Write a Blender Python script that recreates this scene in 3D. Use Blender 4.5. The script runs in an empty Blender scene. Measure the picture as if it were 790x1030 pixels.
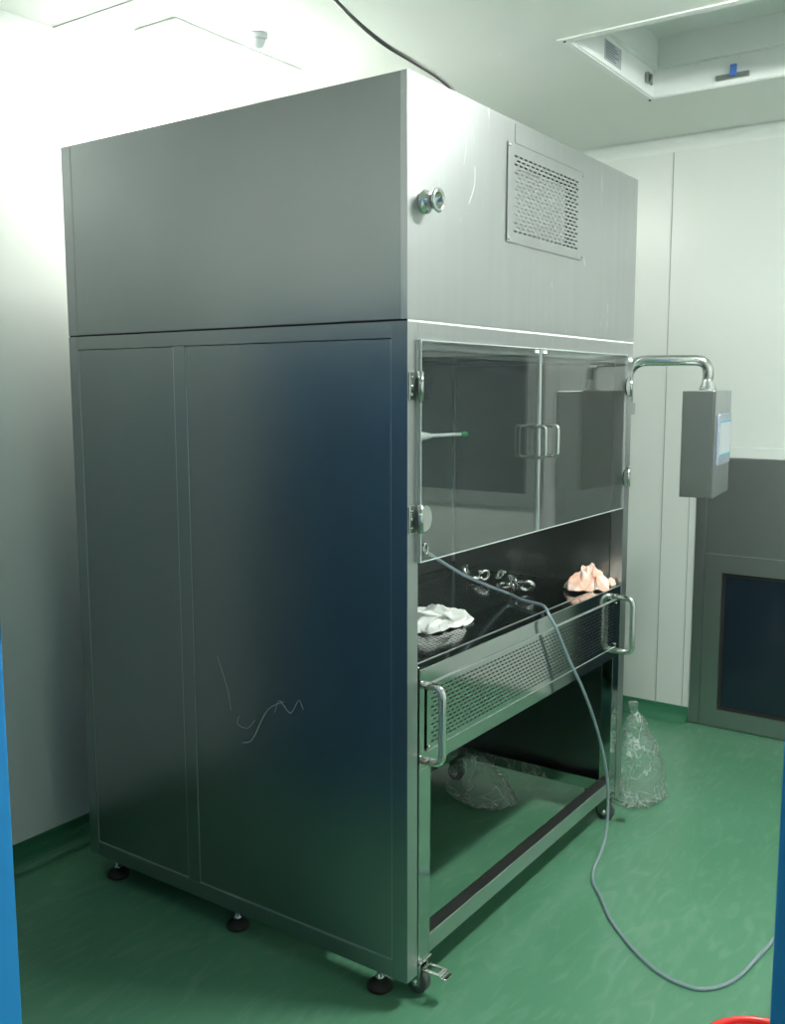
import bpy, bmesh, math, random
from mathutils import Vector, Matrix, noise
random.seed(7)
C = bpy.context.scene.collection
sc = bpy.context.scene
# ------------------------------------------------------------------ camera
yaw, pitch, roll = .607, -.1269, -.0018
fw = Vector((math.cos(pitch)*math.cos(yaw), math.cos(pitch)*math.sin(yaw), math.sin(pitch)))
rt = Vector((math.sin(yaw), -math.cos(yaw), 0)); up = rt.cross(fw)
r2 = math.cos(roll)*rt + math.sin(roll)*up; u2 = -math.sin(roll)*rt + math.cos(roll)*up
cd = bpy.data.cameras.new('camera'); cam = bpy.data.objects.new('camera', cd); C.objects.link(cam)
m = Matrix((r2, u2, -fw)).transposed().to_4x4(); m.translation = Vector((-2.0423, -1.3719, 1.6997)); cam.matrix_world = m
cd.sensor_fit = 'HORIZONTAL'; cd.sensor_width = 36; cd.lens = 971.564/790*36; cd.clip_start = .02
sc.camera = cam
# ------------------------------------------------------------------ world, exposure
w = bpy.data.worlds.new('world'); sc.world = w; w.use_nodes = True
w.node_tree.nodes['Background'].inputs[0].default_value = (.55, .68, .66, 1)
w.node_tree.nodes['Background'].inputs[1].default_value = .05
vs = sc.view_settings; vs.view_transform = 'Standard'; vs.look = 'None'; vs.gamma = 1; vs.use_curve_mapping = False
vs.exposure = 1.45
LAMP_A, LAMP_B, LAMP_COR = 26.0, 85.0, 3.5        # radiance of the lamp diffusers

# ------------------------------------------------------------------ materials
def mat(name, col, rough=.5, metal=0, **k):
    m = bpy.data.materials.new(name); m.use_nodes = True
    b = m.node_tree.nodes['Principled BSDF']
    b.inputs['Base Color'].default_value = (*col, 1); b.inputs['Roughness'].default_value = rough
    b.inputs['Metallic'].default_value = metal
    for a, v in k.items(): b.inputs[a.replace('_', ' ')].default_value = v
    return m
def nd(m, t, **k):
    n = m.node_tree.nodes.new(t)
    for a, v in k.items(): setattr(n, a, v)
    return n
def ln(m, a, b): m.node_tree.links.new(a, b)
def coords(m, scale, space='Object'):
    tc = nd(m, 'ShaderNodeTexCoord'); mp = nd(m, 'ShaderNodeMapping'); mp.inputs['Scale'].default_value = scale
    ln(m, tc.outputs[space], mp.inputs['Vector']); return mp.outputs['Vector']
def vary(m, scale, c1, c2, lo=.35, hi=.65, detail=4, ns=1.0, rough=None):
    v = coords(m, scale); n = nd(m, 'ShaderNodeTexNoise'); n.inputs['Scale'].default_value = ns; n.inputs['Detail'].default_value = detail
    ln(m, v, n.inputs['Vector']); r = nd(m, 'ShaderNodeValToRGB')
    r.color_ramp.elements[0].position = lo; r.color_ramp.elements[1].position = hi
    r.color_ramp.elements[0].color = (*c1, 1); r.color_ramp.elements[1].color = (*c2, 1)
    ln(m, n.outputs['Fac'], r.inputs['Fac']); b = m.node_tree.nodes['Principled BSDF']
    ln(m, r.outputs['Color'], b.inputs['Base Color'])
    if rough:
        mr = nd(m, 'ShaderNodeMapRange'); mr.inputs['From Min'].default_value = lo; mr.inputs['From Max'].default_value = hi
        mr.inputs['To Min'].default_value, mr.inputs['To Max'].default_value = rough
        ln(m, n.outputs['Fac'], mr.inputs['Value']); ln(m, mr.outputs['Result'], b.inputs['Roughness'])
    return n
def bump(m, scale, strength, dist=.002, detail=3):
    v = coords(m, scale); n = nd(m, 'ShaderNodeTexNoise'); n.inputs['Scale'].default_value = 1; n.inputs['Detail'].default_value = detail
    ln(m, v, n.inputs['Vector']); b = nd(m, 'ShaderNodeBump'); b.inputs['Strength'].default_value = strength; b.inputs['Distance'].default_value = dist
    ln(m, n.outputs['Fac'], b.inputs['Height']); ln(m, b.outputs['Normal'], m.node_tree.nodes['Principled BSDF'].inputs['Normal'])

M_brush = mat('brushed_steel', (.50, .52, .51), .36, 1)
vary(M_brush, (28, 28, 1.2), (.48, .50, .505), (.52, .54, .54), .2, .8, 3, 1)
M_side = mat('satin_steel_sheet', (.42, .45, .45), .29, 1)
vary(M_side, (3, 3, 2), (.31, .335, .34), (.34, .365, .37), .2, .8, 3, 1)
M_frame = mat('satin_steel_frame', (.33, .355, .36), .30, 1)
M_seam = mat('seam_edge', (.62, .66, .65), .4, 1)
M_gap = mat('dark_joint', (.02, .02, .02), .8)
M_polish = mat('polished_steel', (.56, .58, .57), .09, 1)
M_rail = mat('worn_polished_steel', (.60, .62, .61), .32, 1)
M_bench = mat('mirror_steel_sheet', (.34, .36, .36), .12, 1)
M_inner = mat('inner_steel', (.5, .52, .51), .26, 1)
M_liner = mat('shade_dark_liner_steel', (.20, .22, .22), .3, 1)  # darker than the upper bay steel: shade under the bench put into the colour
vary(M_inner, (1.5, 1.5, 14), (.43, .45, .445), (.49, .51, .50), .2, .8, 3, 1)
M_chrome = mat('chrome', (.74, .75, .73), .14, 1)
M_dark = mat('dark_metal_interior', (.03, .033, .033), .6)
M_clamp = mat('cast_steel_clamp', (.80, .82, .80), .22, 1)
M_rubber = mat('black_rubber', (.018, .02, .019), .6)
M_grey_wheel = mat('grey_nylon_wheel', (.09, .10, .10), .45)
M_box = mat('control_box_steel', (.40, .43, .41), .33, 1)
M_pass = mat('dark_satin_steel', (.46, .47, .48), .38, 1)
M_bezel = mat('grey_blue_plastic_bezel', (.30, .35, .42), .4)
M_film = mat('white_film', (.75, .78, .77), .45)
M_white = mat('white_wall_panel', (.80, .835, .81), .28)
M_ceil = mat('white_ceiling_panel', (.82, .86, .81), .5)
M_trim = mat('white_trim', (.82, .86, .84), .35)
M_wallseam = mat('wall_seam', (.38, .42, .41), .6)
M_blue = mat('blue_painted_frame', (.03, .36, .88), .4)
M_bluedoor = mat('blue_door_leaf', (.035, .14, .27), .5)
M_cove = mat('green_cove', (.035, .17, .09), .3)
M_tag = mat('blue_tag', (.08, .2, .62), .5)
M_lab = mat('grey_label', (.45, .50, .52), .5)
M_labtxt = mat('label_print', (.22, .26, .30), .6)
M_red = mat('red_plastic', (.85, .045, .04), .25)
M_beige = mat('pale_plastic', (.55, .52, .42), .35)
M_cable = mat('grey_cable', (.12, .12, .11), .5)
M_brass = mat('brass_nut', (.75, .62, .35), .3, 1)
M_floor = mat('green_epoxy_floor', (.05, .2, .11), .22)
n1 = vary(M_floor, (1.6, 1.6, 1.6), (.088, .25, .145), (.115, .30, .18), .2, .8, 6, 1)
def scuffs():
    m = M_floor; b = m.node_tree.nodes['Principled BSDF']
    ramp = b.inputs['Base Color'].links[0].from_socket
    v = coords(m, (3.2, 11, 3)); w_ = nd(m, 'ShaderNodeTexNoise'); w_.inputs['Scale'].default_value = 1.5; w_.inputs['Detail'].default_value = 9; w_.inputs['Distortion'].default_value = 1.8
    ln(m, v, w_.inputs['Vector']); r = nd(m, 'ShaderNodeValToRGB'); r.color_ramp.elements[0].position = .50; r.color_ramp.elements[1].position = .85
    ln(m, w_.outputs['Fac'], r.inputs['Fac'])
    mu = nd(m, 'ShaderNodeMath', operation='MULTIPLY'); mu.inputs[1].default_value = .35; ln(m, r.outputs['Color'], mu.inputs[0])
    mx = nd(m, 'ShaderNodeMix', data_type='RGBA'); mx.inputs[7].default_value = (.25, .42, .32, 1)
    ln(m, mu.outputs[0], mx.inputs[0]); ln(m, ramp, mx.inputs[6]); ln(m, mx.outputs[2], b.inputs['Base Color'])
scuffs()
bump(M_floor, (5, 5, 5), .12, .004)
def upper_scratches():
    # pale rubbed scratches and film residue that belong to the sheet itself
    m = M_brush; b = m.node_tree.nodes['Principled BSDF']
    ramp = b.inputs['Base Color'].links[0].from_socket
    v = coords(m, (14, 14, 3.5)); w_ = nd(m, 'ShaderNodeTexNoise'); w_.inputs['Scale'].default_value = 1; w_.inputs['Detail'].default_value = 8; w_.inputs['Distortion'].default_value = 1.2
    ln(m, v, w_.inputs['Vector']); r = nd(m, 'ShaderNodeValToRGB'); r.color_ramp.elements[0].position = .66; r.color_ramp.elements[1].position = .76
    ln(m, w_.outputs['Fac'], r.inputs['Fac'])
    mx = nd(m, 'ShaderNodeMix', data_type='RGBA'); mx.inputs[7].default_value = (.85, .87, .87, 1)
    ln(m, r.outputs['Color'], mx.inputs[0]); ln(m, ramp, mx.inputs[6]); ln(m, mx.outputs[2], b.inputs['Base Color'])
upper_scratches()
M_cloth = mat('white_cotton_cloth', (.92, .93, .90), .9)
M_cloth2 = mat('stained_pink_cloth', (.8, .6, .5), .9)
vary(M_cloth2, (14, 14, 14), (.80, .50, .38), (.84, .80, .74), .42, .58, 3)

def emis(name, col, s):
    m = bpy.data.materials.new(name); m.use_nodes = True; nt = m.node_tree; nt.nodes.clear()
    e = nt.nodes.new('ShaderNodeEmission'); o = nt.nodes.new('ShaderNodeOutputMaterial')
    e.inputs[0].default_value = (*col, 1); e.inputs[1].default_value = s; nt.links.new(e.outputs[0], o.inputs[0]); return m
M_lampA = emis('lamp_diffuser_a', (.99, 1, .90), LAMP_A)
M_lampB = emis('lamp_diffuser_b', (.98, 1, .96), LAMP_B)
M_lampC = emis('lamp_diffuser_corridor', (.96, 1, .96), LAMP_COR)
M_scr = emis('lit_screen', (.55, .66, .62), .36)
M_cyan = emis('lit_screen_bar', (.2, .65, .75), .3)

def clear(name, tint, ior, rough, extra=0.0, wr=None, thick=0.0, shade=(.8, .9, .85)):
    m = bpy.data.materials.new(name); m.use_nodes = True; nt = m.node_tree; nt.nodes.clear()
    o = nt.nodes.new('ShaderNodeOutputMaterial'); t = nt.nodes.new('ShaderNodeBsdfTransparent'); g = nt.nodes.new('ShaderNodeBsdfGlossy')
    t.inputs[0].default_value = (*tint, 1); g.inputs['Roughness'].default_value = rough
    f = nt.nodes.new('ShaderNodeFresnel'); f.inputs[0].default_value = ior
    ge = nt.nodes.new('ShaderNodeNewGeometry'); io = nt.nodes.new('ShaderNodeMath'); io.operation = 'MULTIPLY_ADD'
    io.inputs[1].default_value = 1/ior-ior; io.inputs[2].default_value = ior      # same reflectance on both sides of the thin sheet
    nt.links.new(ge.outputs['Backfacing'], io.inputs[0]); nt.links.new(io.outputs[0], f.inputs[0])
    ad = nt.nodes.new('ShaderNodeMath'); ad.operation = 'ADD'; ad.inputs[1].default_value = extra; ad.use_clamp = True
    nt.links.new(f.outputs[0], ad.inputs[0]); mx = nt.nodes.new('ShaderNodeMixShader')
    nt.links.new(ad.outputs[0], mx.inputs[0]); nt.links.new(t.outputs[0], mx.inputs[1]); nt.links.new(g.outputs[0], mx.inputs[2])
    out = mx.outputs[0]
    if thick:
        d = nt.nodes.new('ShaderNodeBsdfDiffuse'); d.inputs[0].default_value = (*shade, 1)
        m2 = nt.nodes.new('ShaderNodeMixShader'); m2.inputs[0].default_value = thick
        nt.links.new(out, m2.inputs[1]); nt.links.new(d.outputs[0], m2.inputs[2]); out = m2.outputs[0]
    if wr:
        tc = nt.nodes.new('ShaderNodeTexCoord'); n = nt.nodes.new('ShaderNodeTexNoise'); n.inputs['Scale'].default_value = wr; n.inputs['Detail'].default_value = 5; n.inputs['Distortion'].default_value = 1.5
        nt.links.new(tc.outputs['Object'], n.inputs['Vector']); b = nt.nodes.new('ShaderNodeBump'); b.inputs['Strength'].default_value = 1; b.inputs['Distance'].default_value = .02
        nt.links.new(n.outputs['Fac'], b.inputs['Height']); nt.links.new(b.outputs[0], g.inputs['Normal']); nt.links.new(b.outputs[0], f.inputs['Normal'])
    nt.links.new(out, o.inputs[0]); return m
M_glass = clear('clear_acrylic', (.93, .96, .95), 1.5, .015, .06, None, .014, (.6, .68, .66))
M_edge = mat('acrylic_edge', (.50, .57, .55), .3)
M_bag = clear('clear_plastic_film', (.975, .985, .98), 1.4, .16, .0, 12, .05, (.85, .93, .9))
def bag_crease_glints():
    # white lines paint the highlights along creases in the film
    nt = M_bag.node_tree; m2 = [n for n in nt.nodes if n.type == 'MIX_SHADER'][-1]
    tc = nt.nodes.new('ShaderNodeTexCoord'); v = nt.nodes.new('ShaderNodeTexNoise'); v.inputs['Scale'].default_value = 7; v.inputs['Detail'].default_value = 4; v.inputs['Distortion'].default_value = .8
    nt.links.new(tc.outputs['Object'], v.inputs['Vector']); r_ = nt.nodes.new('ShaderNodeValToRGB'); e_ = r_.color_ramp.elements
    e_[0].position = .485; e_[0].color = (.10, .10, .10, 1); e_[1].position = .515; e_[1].color = (.10, .10, .10, 1); k = e_.new(.5); k.color = (.55, .55, .55, 1)
    nt.links.new(v.outputs['Fac'], r_.inputs['Fac']); nt.links.new(r_.outputs['Color'], m2.inputs[0])
bag_crease_glints()
M_hose = clear('clear_pvc_hose', (.70, .80, .84), 1.5, .12, .08, None, .40, (.50, .60, .66))
M_darkglass = mat('dark_glass', (.012, .022, .035), .06)

# ------------------------------------------------------------------ mesh helpers
def box(bm, x0, x1, y0, y1, z0, z1, bev=0.0, mi=0):
    r = bmesh.ops.create_cube(bm, size=1); vs_ = r['verts']
    for v in vs_:
        v.co = Vector(((x0+x1)/2+v.co.x*(x1-x0), (y0+y1)/2+v.co.y*(y1-y0), (z0+z1)/2+v.co.z*(z1-z0)))
    fs = {f for v in vs_ for f in v.link_faces}
    for f in fs: f.material_index = mi
    if bev:
        es = list({e for v in vs_ for e in v.link_edges})
        bmesh.ops.bevel(bm, geom=es, offset=bev, segments=2, affect='EDGES', profile=.5)
def tube(bm, pts, r, seg=12, closed=False, cap=True, mi=0):
    pts = [Vector(p) for p in pts]; n = len(pts); rings = []
    prev = None
    for i, p in enumerate(pts):
        if closed: t = pts[(i+1) % n]-pts[i-1]
        else: t = pts[min(i+1, n-1)]-pts[max(i-1, 0)]
        t.normalize()
        if prev is None:
            a = Vector((0, 0, 1)) if abs(t.z) < .9 else Vector((1, 0, 0))
            nx = t.cross(a).normalized()
        else:
            nx = (prev - t*prev.dot(t)).normalized()
        prev = nx; ny = t.cross(nx)
        rr = r[i] if isinstance(r, (list, tuple)) else r
        rings.append([bm.verts.new(p+rr*(math.cos(2*math.pi*k/seg)*nx+math.sin(2*math.pi*k/seg)*ny)) for k in range(seg)])
    fr = []
    for i in range(n if closed else n-1):
        a, b = rings[i], rings[(i+1) % n]
        for k in range(seg):
            fr.append(bm.faces.new((a[k], a[(k+1) % seg], b[(k+1) % seg], b[k])))
    if cap and not closed:
        fr.append(bm.faces.new(rings[0][::-1])); fr.append(bm.faces.new(rings[-1]))
    for f in fr: f.smooth = True; f.material_index = mi
def rounded(pts, rad, seg=6):
    pts = [Vector(p) for p in pts]; out = [pts[0]]
    for i in range(1, len(pts)-1):
        a, b, c = pts[i-1], pts[i], pts[i+1]
        d1, d2 = (a-b), (c-b); r_ = min(rad, d1.length*.49, d2.length*.49)
        p1, p2 = b+d1.normalized()*r_, b+d2.normalized()*r_
        for k in range(seg+1):
            t = k/seg; out.append((1-t)**2*p1+2*t*(1-t)*b+t*t*p2)
    out.append(pts[-1]); return out
def spline(pts, sub=8):
    P = [Vector(p) for p in pts]; P = [2*P[0]-P[1]]+P+[2*P[-1]-P[-2]]; out = []
    for i in range(1, len(P)-2):
        for k in range(sub):
            t = k/sub; a, b, c, d = P[i-1:i+3]
            out.append(.5*((2*b)+(c-a)*t+(2*a-5*b+4*c-d)*t*t+(-a+3*b-3*c+d)*t**3))
    out.append(P[-2]); return out
def lathe(bm, prof, c, axis='z', seg=24, mi=0):
    rings = []
    for r_, h in prof:
        ring = []
        for k in range(seg):
            a = 2*math.pi*k/seg; x, y = r_*math.cos(a), r_*math.sin(a)
            o = {'z': (x, y, h), 'y': (x, h, y), 'x': (h, x, y)}[axis]
            ring.append(bm.verts.new(Vector(c)+Vector(o)))
        rings.append(ring)
    fs = []
    for a, b in zip(rings, rings[1:]):
        for k in range(seg): fs.append(bm.faces.new((a[k], a[(k+1) % seg], b[(k+1) % seg], b[k])))
    if prof[0][0] > 1e-5: fs.append(bm.faces.new(rings[0]))
    if prof[-1][0] > 1e-5: fs.append(bm.faces.new(rings[-1]))
    for f in fs: f.smooth = True; f.material_index = mi
def prism(bm, poly, axis, a0, a1, mi=0):
    def pt(p, a): return {'x': (a, p[0], p[1]), 'y': (p[0], a, p[1]), 'z': (p[0], p[1], a)}[axis]
    A = [bm.verts.new(pt(p, a0)) for p in poly]; B = [bm.verts.new(pt(p, a1)) for p in poly]; n = len(poly)
    fs = [bm.faces.new(A), bm.faces.new(B[::-1])]+[bm.faces.new((A[i], B[i], B[(i+1) % n], A[(i+1) % n])) for i in range(n)]
    for f in fs: f.material_index = mi
def perf(bm, u0, u1, v0, v1, hu0, hu1, hv0, hv1, nu, nv, hw, hh, f, stagger=True, skip=None):
    """sheet u0..u1 x v0..v1 with nv rows of nu slots inside hu0..hu1 x hv0..hv1; f(u,v) -> point"""
    pu, pv = (hu1-hu0)/nu, (hv1-hv0)/nv
    def quad(a, b, c, d):
        if b-a < 1e-5 or d-c < 1e-5: return
        bm.faces.new([bm.verts.new(f(*p)) for p in ((a, c), (b, c), (b, d), (a, d))])
    quad(u0, u1, v0, hv0); quad(u0, u1, hv1, v1)
    for j in range(nv):
        sh = pu/2 if (stagger and j % 2) else 0
        a, b = hv0+j*pv, hv0+(j+1)*pv; n = nu-(1 if sh else 0)
        quad(u0, hu0+sh, a, b); quad(hu0+sh+n*pu, u1, a, b)
        for i in range(n):
            c, d = hu0+sh+i*pu, hu0+sh+(i+1)*pu
            cu, cv = (c+d)/2, (a+b)/2; ch = min(hw, hh)*.3
            ow, oh = hw/2, hh/2
            O = [(cu-ow, cv-oh+ch), (cu-ow+ch, cv-oh), (cu+ow-ch, cv-oh), (cu+ow, cv-oh+ch), (cu+ow, cv+oh-ch), (cu+ow-ch, cv+oh), (cu-ow+ch, cv+oh), (cu-ow, cv+oh-ch)]
            O = [bm.verts.new(f(*p)) for p in O]
            K = [bm.verts.new(f(*p)) for p in ((c, a), (d, a), (d, b), (c, b))]
            for k in range(4):
                k2 = (k+1) % 4
                bm.faces.new((K[k], K[k2], O[(2*k+2) % 8], O[2*k+1]))
                bm.faces.new((K[k], O[2*k+1], O[2*k]))
def obj(name, bm, mats, parent=None):
    me = bpy.data.meshes.new(name); bmesh.ops.recalc_face_normals(bm, faces=bm.faces); bm.to_mesh(me); bm.free()
    for m_ in (mats if isinstance(mats, (list, tuple)) else [mats]): me.materials.append(m_)
    o = bpy.data.objects.new(name, me); C.objects.link(o)
    if parent:
        o.parent = parent; o.matrix_parent_inverse = Matrix.Translation(-world_loc(parent))
    return o
def world_loc(o):
    l = Vector(o.location)
    while o.parent: o = o.parent; l = l+Vector((0, 0, 0))
    return l if not l.length == 0 else Vector((0, 0, 0))
def recenter(o):
    """put the origin of a top-level mesh at its base"""
    vs_ = [v.co for v in o.data.vertices]; mn = Vector([min(v[i] for v in vs_) for i in range(3)]); mx = Vector([max(v[i] for v in vs_) for i in range(3)])
    c = Vector(((mn.x+mx.x)/2, (mn.y+mx.y)/2, mn.z)); o.data.transform(Matrix.Translation(-c)); o.location = c; return o
def tag(o, label, cat, group=None):
    o['label'] = label; o['category'] = cat
    if group: o['group'] = group
    return o
def thing(name, label, cat, loc=(0, 0, 0), group=None):
    o = bpy.data.objects.new(name, None); C.objects.link(o); o.location = loc; o.empty_display_size = .1; return tag(o, label, cat, group)
def struct(name, bm, m_, parent=None):
    o = obj(name, bm, m_, parent)
    if not parent: o['kind'] = 'structure'
    return o
def B(*boxes, bev=0.0):
    bm = bmesh.new()
    for b in boxes: box(bm, *b, bev=bev)
    return bm

# ------------------------------------------------------------------ the room
XR, YL, YF, XN, ZC = 2.76, 1.60, -2.7, -1.10, 2.90
struct('floor', B((-3.4, XR+.1, YF-.1, YL+.1, -.08, 0)), M_floor)
# ceiling with the square opening of the supply-air box
HX0, HX1, HY0, HY1 = 1.21, 2.03, -.68, .14
struct('ceiling', B((-3.4, HX0, YF-.1, YL+.1, ZC, ZC+.06), (HX1, XR+.1, YF-.1, YL+.1, ZC, ZC+.06), (HX0, HX1, YF-.1, HY0, ZC, ZC+.06), (HX0, HX1, HY1, YL+.1, ZC, ZC+.06)), M_ceil)
struct('wall_left', B((-3.4, XR+.1, YL, YL+.08, 0, ZC)), M_white)
struct('wall_front', B((-3.4, XR+.1, YF-.08, YF, 0, ZC)), M_white)
# right wall: pass box and window openings are covered by those units
struct('wall_right', B((XR, XR+.08, YF, YL, 0, ZC)), M_white)
JL, JR = .190, -1.1915                                  # door opening edges (y)
struct('wall_near', B((XN-.05, XN+.05, JL+.05, YL, 0, ZC), (XN-.05, XN+.05, YF, JR-.05, 0, ZC), (XN-.05, XN+.05, JR-.05, JL+.05, 2.72, ZC)), M_white)
struct('wall_corridor', B((-3.48, -3.4, YF, YL, 0, ZC)), M_white)
def cove(name, pts, m_, y_or_x, a0, a1):
    bm = bmesh.new(); prism(bm, pts, y_or_x, a0, a1); return struct(name, bm, m_)
def qarc(cx, cz, r_, a0, a1, n=8): return [(cx+r_*math.cos(a0+(a1-a0)*k/n), cz+r_*math.sin(a0+(a1-a0)*k/n)) for k in range(n+1)]
H = math.pi/2
R_ = .07
cove('baseboard_right', [(XR, 0)]+[(XR, R_+.005)]+qarc(XR-R_-.004, R_, R_, 0, -H), M_cove, 'y', .115, YL)
cove('baseboard_left', [(YL, 0)]+[(YL, .088+.002)]+[(YL-.004, .088)]+qarc(YL-R_-.004, R_, R_, 0, -H), M_cove, 'x', XN+.05, XR)
cove('trim_1', [(YL, ZC)]+[(YL, ZC-.10)]+qarc(YL-.10, ZC-.10, .098, 0, H), M_trim, 'x', XN+.05, XR)
cove('trim_2', [(XR, ZC)]+[(XR, ZC-.06)]+qarc(XR-.06, ZC-.06, .058, 0, H), M_trim, 'y', YF, YL)
struct('trim_3', B((XR-.004, XR, .286, .289, .07, ZC-.06), (XR-.004, XR, .148, .150, .07, 1.37), (XR-.004, XR, -.9, -.898, 1.42, ZC-.06)), M_wallseam)
struct('trim_4', B((XR-.012, XR, -.97, .11, 1.362, 1.415), bev=.003), M_trim)
struct('trim_5', B((.108, .111, 1.0, YL-.1, ZC-.003, ZC)), M_wallseam)
# blue door frame around the opening the photo is taken through
bm = B((XN-.09, XN+.06, JL, JL+.055, 0, 2.76), (XN-.09, XN+.06, JR-.055, JR, 0, 2.76), (XN-.09, XN+.06, JR, JL, 2.70, 2.76), bev=.004)
box(bm, XN-.10, XN-.085, JL+.018, JL+.13, 0, 2.80, .003); box(bm, XN-.10, XN-.085, JR-.13, JR-.002, 0, 2.80, .003)
box(bm, XN-.055, XN-.03, JL-.014, JL+.001, 0, 2.70, .003)
struct('door_1', bm, M_blue)
dl = struct('door_2', B((XN+.065, XN+.105, JL+.16, JL+1.26, .02, 1.98), bev=.003), M_bluedoor)
bm = bmesh.new(); tube(bm, rounded([(XN+.105, 1.30, 1.0), (XN+.15, 1.30, 1.0), (XN+.15, 1.19, 1.0)], .02), .009)
struct('door_handle', bm, M_chrome, dl)
# window seen as a reflection in the booth doors
bm = B((XR-.03, XR-.001, -1.93, -.98, 1.04, 1.12), (XR-.03, XR-.001, -1.93, -.98, 1.88, 1.96), (XR-.03, XR-.001, -1.07, -.98, 1.12, 1.88), (XR-.03, XR-.001, -1.93, -1.84, 1.12, 1.88), bev=.003)
wf = struct('window_1', bm, M_pass); struct('window_pane', B((XR-.014, XR-.006, -1.84, -1.07, 1.12, 1.88)), M_darkglass, wf)

# ------------------------------------------------------------------ ceiling lamps
def lamp(label, loc, sx, sy, m_, grp=None):
    t = thing('ceiling_lamp', label, 'ceiling lamp', loc)
    x, y, z = loc
    obj('lamp_housing', B((x-sx/2-.02, x+sx/2+.02, y-sy/2-.02, y+sy/2+.02, z-.02, z-.0005), bev=.004), M_trim, t)
    obj('lamp_diffuser', B((x-sx/2, x+sx/2, y-sy/2, y+sy/2, z-.065, z-.02), bev=.012), m_, t)
lamp('glaring white ceiling lamp above the back left of the steel booth', (.60, 1.20, ZC), .60, .16, M_lampA)
lamp('ceiling lamp in front of the steel booth, seen only by its light on the steel', (.80, -1.12, ZC), .60, .12, M_lampB)
lamp('corridor ceiling lamp behind the blue door frame, out of the picture', (-2.6, -.6, ZC), .6, .3, M_lampC)
t = thing('smoke_detector', 'small pale grey detector dome on the ceiling near the glaring lamp', 'smoke detector', (.55, .985, ZC))
bm = bmesh.new(); lathe(bm, [(.036, -.001), (.036, -.012), (.03, -.018)], (.55, .985, ZC)); obj('detector_base', bm, M_lab, t)
bm = bmesh.new(); lathe(bm, [(.026, -.018), (.026, -.03), (.018, -.045), (.0, -.05)], (.55, .985, ZC)); obj('detector_dome', bm, M_lab, t)

# ------------------------------------------------------------------ supply-air box in the ceiling
t = thing('ceiling_air_box', 'square open supply-air box recessed in the ceiling with small labels and latches inside', 'air diffuser box', ((HX0+HX1)/2, (HY0+HY1)/2, ZC))
g = .0015
bm = B((HX0+g, HX0+.012, HY0+g, HY1-g, ZC-.004, ZC+.1), (HX1-.012, HX1-g, HY0+g, HY1-g, ZC-.004, ZC+.1), (HX0+g, HX1-g, HY0+g, HY0+.012, ZC-.004, ZC+.1), (HX0+g, HX1-g, HY1-.012, HY1-g, ZC-.004, ZC+.1))
obj('lower_collar', bm, M_trim, t)
obj('flange', B((HX0-.03, HX0+.004, HY0-.03, HY1+.03, ZC-.007, ZC-.001), (HX1-.004, HX1+.02, HY0-.03, HY1+.03, ZC-.007, ZC-.001), (HX0, HX1, HY0-.03, HY0+.004, ZC-.007, ZC-.001), (HX0, HX1, HY1-.004, HY1+.02, ZC-.007, ZC-.001), bev=.002), M_trim, t)
i = .035
bm = bmesh.new()
x0, x1, y0, y1, za, zb = HX0+i, HX1-i, HY0+i, HY1-i, ZC+.1, ZC+.22
box(bm, x0-.03, x0, y0-.03, y1+.03, za, zb); box(bm, x1, x1+.03, y0-.03, y1+.03, za, zb); box(bm, x0, x1, y0-.03, y0, za, zb); box(bm, x0, x1, y1, y1+.03, za, zb); box(bm, x0-.03, x1+.03, y0-.03, y1+.03, zb, zb+.02)
obj('upper_box', bm, M_trim, t)
lb = obj('label_plate', B((1.50, 1.66, HY1-.014, HY1-.0125, ZC+.012, ZC+.085)), M_lab, t)
obj('label_print', B(*[(1.51, 1.51+random.uniform(.08, .14), HY1-.0155, HY1-.0142, ZC+.02+k*.009, ZC+.024+k*.009) for k in range(7)]), M_labtxt, lb)
for xx, yy, zz, sx, sy in ((1.27, HY1-.03, ZC+.06, .03, .014), (1.93, HY1-.03, ZC+.05, .035, .014)):
    bm = B((xx-sx/2, xx+sx/2, yy, yy+.0165, zz-.02, zz+.02), bev=.004); tube(bm, [(xx, yy-.006, zz+.01), (xx, yy-.006, zz-.03)], .006, 8); obj('latch', bm, M_box, t)
bm = B((HX1-.028, HX1-.0125, -.26, -.13, ZC+.012, ZC+.032), bev=.003); la = obj('latch', bm, M_box, t)
obj('blue_clip', B((HX1-.04, HX1-.028, -.215, -.19, ZC+.018, ZC+.062), bev=.003), M_tag, la)['label'] = 'blue clip on the latch'
for xx, yy in ((HX0-.012, HY1+.008), (HX1+.006, HY1+.008)):
    bm = bmesh.new(); lathe(bm, [(.006, 0), (.005, -.003), (0, -.004)], (xx, yy, ZC-.007), seg=10); obj('screw', bm, M_rubber, t)

# ------------------------------------------------------------------ steel booth
W, D, HT, HJ, HB = 1.543, 1.344, 2.47, 1.87, .082
BR = thing('weighing_booth', 'large free-standing stainless steel weighing booth with clear doors over an open work bay', 'weighing booth', (0, 0, 0))
def part(name, bm, m_, parent=None, label=None):
    o = obj(name, bm, m_, parent or BR)
    if label: o['label'] = label
    return o
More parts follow.
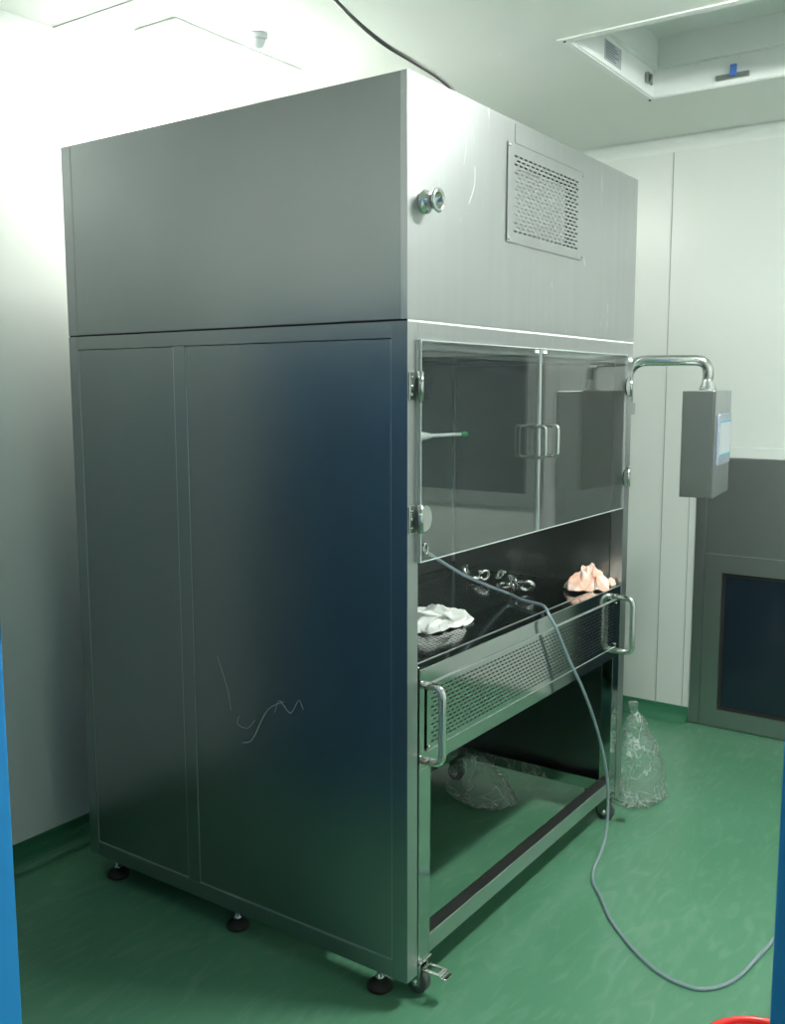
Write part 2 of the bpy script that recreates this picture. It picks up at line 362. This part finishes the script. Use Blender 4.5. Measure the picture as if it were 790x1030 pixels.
# upper cabinet: front sheet with the grille opening, sides, back, top
GX0, GX1, GZ0, GZ1 = .545, 1.01, 2.150, 2.378
UZ = HJ+.004
bm = B((0, GX0, 0, .02, UZ, HT), (GX1, W, 0, .02, UZ, HT), (GX0, GX1, 0, .02, UZ, GZ0), (GX0, GX1, 0, .02, GZ1, HT))
bmesh.ops.remove_doubles(bm, verts=bm.verts, dist=1e-5)
part('upper_front_panel', bm, M_brush)
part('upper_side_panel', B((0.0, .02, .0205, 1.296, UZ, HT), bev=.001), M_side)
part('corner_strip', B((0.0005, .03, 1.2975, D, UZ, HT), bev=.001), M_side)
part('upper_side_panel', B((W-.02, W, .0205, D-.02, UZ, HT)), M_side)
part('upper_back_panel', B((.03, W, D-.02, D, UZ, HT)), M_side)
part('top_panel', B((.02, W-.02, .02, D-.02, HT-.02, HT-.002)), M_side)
part('grille_recess', B((GX0-.02, GX1+.02, .075, .09, GZ0-.02, GZ1+.02), (GX0-.02, GX0-.001, .0205, .075, GZ0-.02, GZ1+.02), (GX1+.001, GX1+.02, .0205, .075, GZ0-.02, GZ1+.02), (GX0, GX1, .0205, .075, GZ0-.02, GZ0-.001), (GX0, GX1, .0205, .075, GZ1+.001, GZ1+.02)), M_dark)
part('filter_pad', B((GX0+.002, GX1-.06, .016, .05, GZ0+.015, GZ1-.03), bev=.006), mat('pale_filter_pad', (.92, .94, .92), .7), label='pale filter behind the exhaust grille')  # pad cut short at right and top, its shape draws the lit slots
bm = bmesh.new(); perf(bm, .513, 1.040, 2.124, 2.404, .548, 1.006, 2.152, 2.376, 15, 19, .0215, .0056, lambda u, v: (u, -.003, v), True)
bmesh.ops.remove_doubles(bm, verts=bm.verts, dist=1e-5)
gr = part('exhaust_grille', bm, M_brush); s = gr.modifiers.new('thickness', 'SOLIDIFY'); s.thickness = .0025; s.offset = 0
for xx in (.522, 1.031):
    for zz in (2.133, 2.395):
        bm = bmesh.new(); lathe(bm, [(.005, -.004), (.004, -.007), (0, -.008)], (xx, 0, zz), 'y', 10); obj('screw', bm, M_chrome, gr)
part('protective_film', B((.56, 1.045, -.0015, .0, 2.408, 2.462)), M_brush, label='strip of leftover protective film above the grille')
def scratches(name, par, ax, off, lines, r_):
    for L in lines:
        bm = bmesh.new(); tube(bm, spline([((off, a, z) if ax == 'x' else (a, off, z)) for a, z in L], 5), r_, 5); part(name, bm, M_film)
scratches('scratch_mark', BR, 'y', .0004, [[(.067, 2.295), (.082, 2.28), (.10, 2.26)], [(.286, 2.427), (.31, 2.41), (.328, 2.36)], [(.331, 2.30), (.329, 2.25), (.300, 2.197)], [(.234, 2.433), (.255, 2.422)], [(.13, 2.25), (.15, 2.22)], [(.285, 2.40), (.28, 2.33), (.27, 2.29)]], .0011)
scratches('scratch_mark', BR, 'x', .0028, [[(.699, .894), (.66, .80), (.646, .732)], [(.614, .72), (.62, .695), (.58, .69), (.55, .72)], [(.60, .64), (.56, .66), (.50, .76), (.434, .80)], [(.47, .76), (.45, .80), (.41, .77), (.377, .814), (.36, .79)]], .0008)
# round port
bm = bmesh.new()
lathe(bm, [(.030, .0), (.030, -.008), (.021, -.010), (.020, -.036), (.028, -.038), (.031, -.042), (.028, -.047), (.023, -.047), (.018, -.044), (.017, -.015), (.0, -.015)], (.075, 0, 2.168), 'y', 28)
part('round_port', bm, M_chrome)
# lower frame
def rail(name, *b, m=M_frame, bev=.0015): return part(name, B(*b, bev=bev), m)
FZ = HJ-.001
rail('front_post', (0.0012, .05, 0, .05, HB, FZ), m=M_brush); part('corner_strip', B((0, .001, .0, .05, HB, FZ)), M_side); rail('front_post', (W-.05, W, 0, .05, HB, FZ), m=M_brush)
rail('lintel', (.0505, W-.0505, 0, .05, 1.823, FZ), m=M_brush)
rail('rear_post', (0, .04, 1.300, D, HB, FZ)); rail('rear_post', (W-.04, W, 1.300, D, HB, FZ))
rail('middle_post', (0, .04, .800, .850, HB+.05, FZ-.042)); 
rail('side_top_rail', (0, .04, .0505, 1.2995, FZ-.042, FZ)); rail('side_bottom_rail', (0, .04, .0505, 1.2995, HB, HB+.05))
rail('side_top_rail', (W-.04, W, .0505, 1.2995, FZ-.042, FZ)); rail('side_bottom_rail', (W-.04, W, .0505, 1.2995, HB, HB+.05))
rail('rear_rail', (.0405, W-.0405, D-.04, D, HB, HB+.05)); rail('rear_rail', (.0405, W-.0405, D-.04, D, FZ-.042, FZ))
part('joint_strip', B((.003, W-.003, .003, D-.003, HJ-.001, HJ+.004)), M_gap)
z0, z1 = HB+.052, FZ-.044
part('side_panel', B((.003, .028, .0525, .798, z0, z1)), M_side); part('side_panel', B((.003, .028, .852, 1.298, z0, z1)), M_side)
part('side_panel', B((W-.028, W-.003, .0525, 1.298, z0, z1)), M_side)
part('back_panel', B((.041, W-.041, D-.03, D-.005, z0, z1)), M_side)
e = .0022
part('panel_edge_trim', B((.0012, .0035, .0505, .0505+e, z0, z1), (.0012, .0035, .798, .798+e, z0, z1), (.0012, .0035, .8505, .8505+e, z0, z1), (.0012, .0035, 1.2965, 1.2965+e, z0, z1), (.0012, .0035, .052, .799, z0-.001, z0+e), (.0012, .0035, .851, 1.297, z0-.001, z0+e)), M_seam)
# inner bay
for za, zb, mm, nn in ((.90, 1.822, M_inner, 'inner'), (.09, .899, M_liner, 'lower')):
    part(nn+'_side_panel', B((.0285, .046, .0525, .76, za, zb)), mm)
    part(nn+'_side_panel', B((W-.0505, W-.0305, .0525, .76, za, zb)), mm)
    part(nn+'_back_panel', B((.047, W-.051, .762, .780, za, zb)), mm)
part('front_joint_edge', B((.0, W, -.0012, -.0002, HJ-.003, HJ+.003)), M_film)
part('corner_bead', B((W-.057, W-.0515, .7565, .7615, .96, 1.804)), M_seam)
part('bay_ceiling', B((.047, W-.051, .0525, .76, 1.805, 1.8215)), M_inner)
part('bay_light_frame', B((.16, W-.16, .12, .14, 1.79, 1.804), (.16, W-.16, .66, .68, 1.79, 1.804), (.16, .18, .14, .66, 1.79, 1.804), (W-.18, W-.16, .14, .66, 1.79, 1.804), bev=.002), M_frame)
# probe on the left bay wall
bm = bmesh.new(); tube(bm, [(.046, .20, 1.566), (.36, .20, 1.560), (.60, .20, 1.556)], .0055, 8); pr = part('sampling_rod', bm, M_film, label='thin white rod reaching out from the left bay wall')
bm = B((.0465, .062, .17, .23, 1.53, 1.60), bev=.003); tube(bm, [(.055, .2, 1.566), (.10, .2, 1.565)], .012, 8); obj('rod_bracket', bm, M_film, pr)
bm = bmesh.new(); tube(bm, [(.33, .2, 1.5605), (.38, .2, 1.559), (.43, .2, 1.558)], [.016, .013, .006], 10); obj('rod_grip', bm, M_film, pr)
bm = bmesh.new(); tube(bm, [(.60, .2, 1.556), (.635, .2, 1.5555)], .008, 8); obj('rod_tip', bm, mat('green_tip', (.02, .25, .08), .5), pr)
# glass doors
def glass_door(x0, x1, sgn):
    bm = B((x0, x1, -.012, -.004, 1.247, 1.824))
    for f in bm.faces:
        if abs(f.normal.y) < .5: f.material_index = 1
    d = part('glass_door', bm, [M_glass, M_edge])
    obj('edge_glow_strip', B((x0, x0+.0028, -.0126, -.0121, 1.247, 1.824), (x1-.0028, x1, -.0126, -.0121, 1.247, 1.824), (x0+.0028, x1-.0028, -.0126, -.0121, 1.247, 1.2505), (x0+.0028, x1-.0028, -.0126, -.0121, 1.8215, 1.824)), M_edge, d)  # pale strips paint the glow along the pane edges
    hx = x1-.042 if sgn > 0 else x0+.042
    bm = bmesh.new()
    tube(bm, rounded([(hx, -.013, 1.583), (hx, -.055, 1.583), (hx, -.055, 1.487), (hx, -.013, 1.487)], .014), .0052, 10)
    obj('pull_handle', bm, M_chrome, d)
    for hz in (1.706, 1.364):
        bm = bmesh.new()
        px = .024 if sgn > 0 else W-.040; s_ = 1 if sgn > 0 else -1
        box(bm, min(px-s_*.020, px+s_*.004), max(px-s_*.020, px+s_*.004), -.004, -.0003, hz-.036, hz+.036, .0012)
        tube(bm, [(px+s_*.014, -.016, hz-.037), (px+s_*.014, -.016, hz+.037)], .0075, 12)
        # D-shaped glass clamp leaf
        poly = [(px+s_*.018, hz-.034), (px+s_*.018, hz+.034)]+[(px+s_*(.036+.030*math.cos(a)), hz+.034*math.sin(a)) for a in [H-k*math.pi/10 for k in range(11)]]
        prism(bm, poly, 'y', -.018, -.0125)
        hg = obj('hinge', bm, M_polish, d)
        for dz in (-.022, 0, .022):
            bm = bmesh.new(); lathe(bm, [(.004, -.004), (.003, -.0065), (0, -.007)], (px-s_*.010, 0, hz+dz), 'y', 8)
            hs = obj('screw', bm, M_chrome, d)
    for cx in ((x1-.03,) if sgn > 0 else (x0+.02,)):
        obj('door_catch', B((cx-.014, cx+.014, -.016, -.0125, 1.808, 1.818), bev=.001), M_film, d)
    return d
g1 = glass_door(.044, .727, 1); g2 = glass_door(.733, 1.455, -1)
bm = bmesh.new(); tube(bm, [(.066+.010*math.cos(a), -.014, 1.282+.014*math.sin(a)) for a in [2*math.pi*k/24 for k in range(24)]], .0022, 8, closed=True)
obj('hose_grommet', bm, M_chrome, g1)
# levelling feet
def foot(x, y):
    bm = bmesh.new(); lathe(bm, [(.033, 0), (.038, .006), (.037, .014), (.026, .024), (.014, .030), (.0, .030)], (x, y, 0)); f_ = part('levelling_foot', bm, M_rubber)
    bm = bmesh.new(); lathe(bm, [(.013, .030), (.013, .038), (.0075, .040), (.0075, .083)], (x, y, 0), seg=12); obj('foot_stud', bm, M_chrome, f_)
for p_ in ((.045, .125), (.045, 1.255), (W-.045, .125), (W-.045, 1.255), (.045, .68)): foot(*p_)
# control panel on a bent tube arm
cx, cy, ca = 1.680, -.247, math.radians(-83.3)
bm = bmesh.new()
tube(bm, rounded([(1.575, .03, 1.60), (1.575, .03, 1.805), (cx, cy, 1.805), (cx, cy, 1.70)], .075, 10), .021, 18)
arm = part('support_arm', bm, M_chrome)
bm = bmesh.new(); lathe(bm, [(.033, 1.6915), (.033, 1.697), (.022, 1.727), (.0215, 1.735)], (cx, cy, 0)); obj('arm_flange', bm, M_chrome, arm)
obj('arm_bracket', B((W+.0005, W+.055, .005, .055, 1.60, 1.645), bev=.002), M_brush, arm)
tn = Vector((math.cos(ca), math.sin(ca), 0)); tt = Vector((-tn.y, tn.x, 0))
def obx(bm, t0, t1, n0, n1, z0, z1, bev=0):
    b2 = bmesh.new(); box(b2, t0, t1, n0, n1, z0, z1, bev)
    Mx = Matrix((tt, tn, Vector((0, 0, 1)))).transposed().to_4x4(); Mx.translation = Vector((cx, cy, 0)); bmesh.ops.transform(b2, matrix=Mx, verts=b2.verts)
    me = bpy.data.meshes.new('tmp'); b2.to_mesh(me); b2.free(); bm.from_mesh(me); bpy.data.meshes.remove(me); return bm
cb = part('control_box', obx(bmesh.new(), -.17, .17, -.059, .055, 1.298, 1.6905, .003), M_box)
obj('control_box_lid', obx(bmesh.new(), -.1715, .1715, .0565, .061, 1.2975, 1.6915, .001), M_brush, cb)
sf = obj('screen_bezel', obx(bmesh.new(), -.135, .125, .0615, .071, 1.415, 1.605, .003), M_bezel, cb)
obj('screen', obx(bmesh.new(), -.118, .108, .0712, .0722, 1.450, 1.578), M_scr, sf)
for bz in (1.450, 1.572): obj('screen_bar', obx(bmesh.new(), -.118, .108, .0723, .0726, bz, bz+.006), M_cyan, sf)

# ------------------------------------------------------------------ bench trolley rolled into the booth
TR = thing('bench_trolley', 'polished steel bench trolley on casters with slotted front and bow handles, inside the booth', 'trolley', (.77, .37, 0))
def tp(name, bm, m_, parent=None): return obj(name, bm, m_, parent or TR)
TX0, TX1, TZ = .0575, 1.4865, .947
# sunk perforated top
bm = bmesh.new(); perf(bm, TX0+.002, TX1-.002, .045, .752, TX0+.03, TX1-.03, .075, .735, 68, 46, .0135, .0065, lambda u, v: (u, v, TZ-.006), True)
bmesh.ops.remove_doubles(bm, verts=bm.verts, dist=1e-5)
tp('perforated_top', bm, M_bench)
tp('under_tray', B((TX0+.01, TX1-.01, .02, .745, .70, .706)), M_inner)
# drawer-like front box
bm = bmesh.new()
prism(bm, [(.045, TZ), (.036, TZ+.0005), (.003, TZ-.0005), (.002, TZ-.002), (.002, .668), (.012, .668), (.012, TZ-.02), (.045, TZ-.007)], 'x', TX0, TX1)
tp('front_apron', bm, M_polish)
tp('lip_edge', B((TX0, TX1, .040, .0425, TZ+.0005, TZ+.0025)), M_seam); tp('lip_edge', B((TX0, TX1, .0005, .003, TZ-.002, TZ+.0005)), M_seam)
tp('side_apron', B((TX0, TX0+.01, .046, .752, .70, TZ-.008)), M_polish); tp('side_apron', B((TX1-.01, TX1, .046, .752, .70, TZ-.008)), M_polish)
tp('apron_liner', B((TX0+.02, TX1-.02, .0122, .030, .672, .699)), M_polish)
bm = bmesh.new(); perf(bm, .088, 1.437, .714, .898, .105, 1.420, .728, .886, 56, 13, .0165, .0046, lambda u, v: (u, -.0025, v), True)
bmesh.ops.remove_doubles(bm, verts=bm.verts, dist=1e-5)
pf = tp('slotted_front_panel', bm, M_polish)
tp('panel_edge_trim', B((.088, 1.437, -.0045, .0018, .7125, .7145), (.088, 1.437, -.0045, .0018, .897, .899)), M_seam, pf)
tp('slot_backing', B((.108, 1.416, -.0008, .0018, .727, .887)), M_dark, pf)
for xx in (.096, 1.428):
    for zz in (.725, .886):
        bm = bmesh.new(); lathe(bm, [(.005, -.0035), (.004, -.007), (0, -.008)], (xx, 0, zz), 'y', 10); obj('screw', bm, M_chrome, pf)
for xx in (.075, 1.46):
    bm = bmesh.new(); lathe(bm, [(.005, .0), (.004, .003), (0, .004)], (xx, .02, TZ-.001), 'z', 8); tp('screw', bm, M_chrome)
for x0 in (TX0, TX1-.058):
    for y0 in (.002, .700):
        top = .6675 if y0 < .1 else .699
        tp('leg', B((x0, x0+.058, y0, y0+.045, .108, top), bev=.0015), M_polish)
tp('lower_front_rail', B((TX0+.0585, TX1-.0585, .003, .047, .112, .168), bev=.0015), M_rail)
tp('lower_rear_rail', B((TX0+.0585, TX1-.0585, .700, .744, .112, .168), bev=.0015), M_polish)
for x0 in (TX0+.002, TX1-.047): tp('lower_side_rail', B((x0, x0+.045, .0475, .6995, .112, .160), bev=.0015), M_polish)
def bow(x):
    bm = bmesh.new(); tube(bm, rounded([(x, .002, .902), (x, -.058, .902), (x, -.058, .690), (x, .002, .690)], .045, 8), .0115, 16)
    tp('bow_handle', bm, M_chrome)
bow(.078); bow(1.462)
def caster(x, y, brake):
    c = bmesh.new(); lathe(c, [(.033, -.013), (.037, -.010), (.037, .010), (.033, .013)], (x, y, .0375), 'x', 24)
    w_ = tp('caster', c, M_grey_wheel)
    bm = B((x-.030, x+.030, y-.028, y+.028, .100, .1075), (x-.022, x-.018, y-.020, y+.024, .030, .096), (x+.018, x+.022, y-.020, y+.024, .030, .096), (x-.022, x+.022, y-.020, y+.024, .094, .100), bev=.001)
    tube(bm, [(x-.026, y, .0375), (x+.026, y, .0375)], .005, 10); lathe(bm, [(.011, -.026), (.011, -.022)], (x, y, .0375), 'x', 12)
    obj('caster_fork', bm, M_chrome, w_)
    if brake:
        bm = B((x-.022, x-.012, y-.075, y-.022, .082, .087), (x+.012, x+.022, y-.075, y-.022, .082, .087), (x-.022, x+.022, y-.088, y-.074, .082, .087), (x-.022, x+.022, y-.032, y-.020, .082, .087), (x-.018, x+.018, y-.106, y-.086, .076, .080), bev=.001)
        obj('brake_pedal', bm, M_chrome, w_)
caster(.090, .025, 1); caster(1.450, .025, 1); caster(.090, .715, 0); caster(1.450, .715, 0)

TR.rotation_euler = (0, .006, 0)          # the castered frame sags a little to the right

# ------------------------------------------------------------------ pass box low in the right wall
t = thing('pass_box', 'low dark steel pass box with a framed dark window door in the right wall', 'pass box', (XR-.03, -.3, 0))
X = XR-.0005
for fy in (.058, -.90): obj('frame_post', B((X-.014, X, fy, fy+.05, .004, 1.360), bev=.002), M_pass, t)
obj('upper_panel', B((X-.012, X, -.849, .057, .886, 1.360), bev=.002), M_pass, t)
def door_frame(y0, y1, z0, z1, w_, px0, px1):
    bm = bmesh.new()
    P = [(y0, z0), (y1, z0), (y1, z1), (y0, z1)]; Q = [(y0+w_, z0+w_), (y1-w_, z0+w_), (y1-w_, z1-w_), (y0+w_, z1-w_)]
    for k in range(4):
        k2 = (k+1) % 4; g_ = .0
        prism(bm, [P[k], P[k2], Q[k2], Q[k]], 'x', px0, px1)
    return bm
df = obj('window_door', door_frame(-.845, .053, .012, .880, .085, X-.022, X-.002), M_pass, t)
# inner cavity seen through the glass
obj('door_glass', B((X-.008, X-.004, -.762, -.030, .095, .797)), M_darkglass, df)
obj('glass_gasket', door_frame(-.764, -.028, .093, .799, .022, X-.012, X-.0085), M_rubber, df)

# ------------------------------------------------------------------ loose things
def crumple(name, label, cat, loc, rx, ry, rz, seed, m_, zr=0.0, f1=2.0, n_=120):
    bm = bmesh.new(); S = Vector((seed*3.71, seed*1.33, seed*7.17)); G = []
    for j in range(n_+1):
        row = []
        for i_ in range(n_+1):
            u, v = 2*i_/n_-1, 2*j/n_-1
            # square sheet gathered to a round heap
            x, y = u*math.sqrt(1-v*v/2), v*math.sqrt(1-u*u/2); d = math.hypot(x, y)
            p = Vector((x, y, 0)); wv = noise.noise_vector(p*f1*.8+S)
            q = p*f1+S+wv*1.1
            rd = 1-abs(noise.noise(q))*2.6; rd2 = 1-abs(noise.noise(q*2.3+S))*2.4
            out = 1+.42*noise.noise(Vector((math.cos(math.atan2(y, x))*1.3, math.sin(math.atan2(y, x))*1.3, seed)))
            lat = noise.noise_vector(q*.9+S*2)*.55
            dome = max(0, 1-d**2.6)
            z = dome*(.55+.45*noise.noise(p*1.1+S*3)+.38*max(rd, -.5)+.10*rd2)+.12*max(0, rd)*(1-dome)
            row.append(bm.verts.new((x*out*rx+lat.x*rx*(.35+dome), y*out*ry+lat.y*ry*(.35+dome), max(0, z)*rz+.0022)))
        G.append(row)
    for j in range(n_):
        for i_ in range(n_): bm.faces.new((G[j][i_], G[j][i_+1], G[j+1][i_+1], G[j+1][i_])).smooth = True
    bmesh.ops.rotate(bm, verts=bm.verts, cent=(0, 0, 0), matrix=Matrix.Rotation(zr, 3, 'Z'))
    o = obj(name, bm, m_); o.location = loc; md = o.modifiers.new('cloth_thickness', 'SOLIDIFY'); md.thickness = .0016; md.offset = 0
    return tag(o, label, cat)
BZ = TZ-.0055
crumple('rag', 'white crumpled cloth on the perforated bench near the left post', 'cloth', (.555, .265, BZ), .165, .085, .060, 3, M_cloth, zr=.1, f1=2.0)
crumple('rag', 'pinkish stained crumpled cloth at the right front corner of the bench', 'cloth', (1.355, .085, BZ), .095, .070, .078, 15, M_cloth2, zr=-.3, f1=1.8)
crumple('rag', 'small tan scrap of cloth beside the pink cloth, above the right handle', 'cloth', (1.452, .027, TZ-.004), .028, .016, .030, 5, M_cloth2, f1=1.2, n_=50)

def clamp(loc, ang, s_, label, tilt=0):
    if tilt: loc = (loc[0], loc[1], loc[2]+s_*.034*math.sin(tilt)-.004)
    t_ = thing('pipe_clamp', label, 'pipe clamp', loc, 'steel pipe clamps lying on the bench')
    def mk(name, bm, m_):
        bmesh.ops.rotate(bm, verts=bm.verts, cent=(0, 0, 0), matrix=Matrix.Rotation(tilt, 3, 'X')); bmesh.ops.rotate(bm, verts=bm.verts, cent=(0, 0, 0), matrix=Matrix.Rotation(ang, 3, 'Z'))
        o = bpy.data.objects.new(name, bpy.data.meshes.new(name)); bm.to_mesh(o.data); bm.free(); o.data.materials.append(m_); C.objects.link(o); o.parent = t_; return o
    bm = bmesh.new(); n_ = 24
    tube(bm, [(s_*.026*math.cos(a), s_*.026*math.sin(a), .009) for a in [.35+k*(2*math.pi-.7)/n_ for k in range(n_+1)]], s_*.009, 8)
    mk('clamp_band', bm, M_clamp)
    bm = bmesh.new(); tube(bm, [(s_*.032, -s_*.016, .009), (s_*.032, s_*.026, .009)], s_*.0035, 8); mk('clamp_bolt', bm, M_clamp)
    bm = B((s_*.025, s_*.040, s_*.018, s_*.028, .003, .017), bev=.002); box(bm, s_*.020, s_*.044, s_*.026, s_*.031, .005, .013, .001); mk('wing_nut', bm, M_clamp)
cl = [((1.285, .585), .3, 1.0, 'steel pipe clamp at the far left end of the row on the bench'), ((1.235, .515), 1.5, 1.1, 'steel pipe clamp second from the left in the row on the bench'),
      ((1.265, .475), 2.6, .9, 'steel pipe clamp third from the left, just behind the clear hose'), ((1.315, .43), 4.0, .9, 'steel pipe clamp fourth from the left, at the back of the row'),
      ((1.185, .35), 5.2, 1.0, 'steel pipe clamp fifth from the left, beside the clear hose'), ((1.155, .300), .9, 1.15, 'steel pipe clamp second from the right in the row on the bench'),
      ((1.150, .235), 2.1, 1.15, 'steel pipe clamp at the right end of the row on the bench')]
for k, ((x, y), a, s_, l) in enumerate(cl): clamp((x, y, BZ+.001), a, s_*.8, l, (1.2, .25, 1.4, 1.0, .2, 1.3, .9)[k])

# clear hose from the door grommet over the bench and down to the floor
hp = [(.054, .020, 1.276), (.066, .004, 1.283), (.16, .06, 1.262), (.34, .13, 1.205), (.58, .20, 1.12), (.82, .245, 1.035), (1.00, .255, .972), (1.03, .235, .956), (.975, .165, .957), (.935, .075, .959),
      (.86, .018, .968), (.825, -.012, .955), (.835, -.036, .905), (.915, -.045, .790), (1.02, -.062, .640), (1.12, -.077, .460), (1.18, -.088, .285), (1.175, -.095, .130), (1.12, -.100, .040),
      (1.045, -.103, .008), (.945, -.140, .007), (.86, -.205, .007), (.76, -.275, .007), (.687, -.344, .007), (.615, -.425, .007), (.562, -.505, .007), (.542, -.575, .007), (.558, -.646, .007), (.654, -.703, .007), (.85, -.735, .007), (1.067, -.775, .007), (1.35, -.95, .007)]
bm = bmesh.new(); tube(bm, spline(hp, 8), .0055, 10)
tag(recenter(obj('clear_hose', bm, M_hose)), 'clear plastic hose running over the bench edge and curling across the green floor', 'hose')

# plastic bags
def bag(name, label, loc, prof, sx, sy, seed, lean=(0, 0)):
    bm = bmesh.new(); n_ = 44; m_ = 30; rings = []
    zs = [k/m_ for k in range(m_+1)]
    def rad(z):
        for (z0, r0), (z1, r1) in zip(prof, prof[1:]):
            if z <= z1: t_ = (z-z0)/(z1-z0); t_ = t_*t_*(3-2*t_); return r0+(r1-r0)*t_
        return prof[-1][1]
    Ht = prof[-1][0]
    for z in zs:
        zz = z*Ht; ring = []
        for k in range(n_):
            a = 2*math.pi*k/n_; r_ = rad(zz)
            q = Vector((math.cos(a)*1.5, math.sin(a)*1.5, zz*9))+Vector((seed, seed*2, 0))
            r_ *= 1+.20*noise.noise(q)+.10*(1-2*abs(noise.noise(q*2.4)))
            ring.append(bm.verts.new((math.cos(a)*r_*sx+lean[0]*zz, math.sin(a)*r_*sy+lean[1]*zz, zz+.004)))
        rings.append(ring)
    for a, b in zip(rings, rings[1:]):
        for k in range(n_): bm.faces.new((a[k], a[(k+1) % n_], b[(k+1) % n_], b[k]))
    bm.faces.new(rings[0]); bm.faces.new(rings[-1])
    for f in bm.faces: f.smooth = True
    o = obj(name, bm, M_bag); o.location = loc; return tag(o, label, 'plastic bag')
bag('plastic_bag', 'clear crumpled plastic bag standing on the floor against the right side of the booth', (1.735, -.03, 0), [(0, .125), (.02, .14), (.10, .130), (.22, .108), (.34, .065), (.42, .020), (.45, .028)], 1.0, .6, 4.2, (-.36, 0))
bag('plastic_bag', 'clear crumpled plastic bag lying on the floor underneath the trolley bench', (1.30, .50, 0), [(0, .08), (.03, .11), (.10, .10), (.15, .06), (.19, .03)], .9, 1.3, 9.4, (0, .2))

# red basin by the door, only its rim in view
t = thing('red_basin', 'red plastic basin on the floor at the bottom right corner, only its rim in view', 'basin', (.07, -.93, 0))
bc = (.07, -.93, 0)
bm = bmesh.new(); lathe(bm, [(.105, .0), (.11, .004), (.146, .19), (.156, .198), (.150, .199), (.141, .19), (.105, .012), (0, .010)], bc, 'z', 48); obj('basin_body', bm, M_red, t)
bm = bmesh.new(); tube(bm, [(bc[0]+.154*math.cos(a), bc[1]+.154*math.sin(a), .2) for a in [2*math.pi*k/64 for k in range(64)]], .008, 10, closed=True); obj('basin_rim', bm, M_red, t)

# cable on top of the booth
bm = bmesh.new(); tube(bm, spline([(.285, .03, 2.478), (.255, .035, 2.494), (.19, .035, 2.506), (.10, .05, 2.522), (.03, .10, 2.56), (.05, .22, 2.66), (.12, .35, 2.78), (.16, .40, 2.897)], 6), .0055, 8)
tag(recenter(obj('cable', bm, M_cable)), 'thin dark cable dropping from the ceiling onto the front top edge of the booth', 'cable')
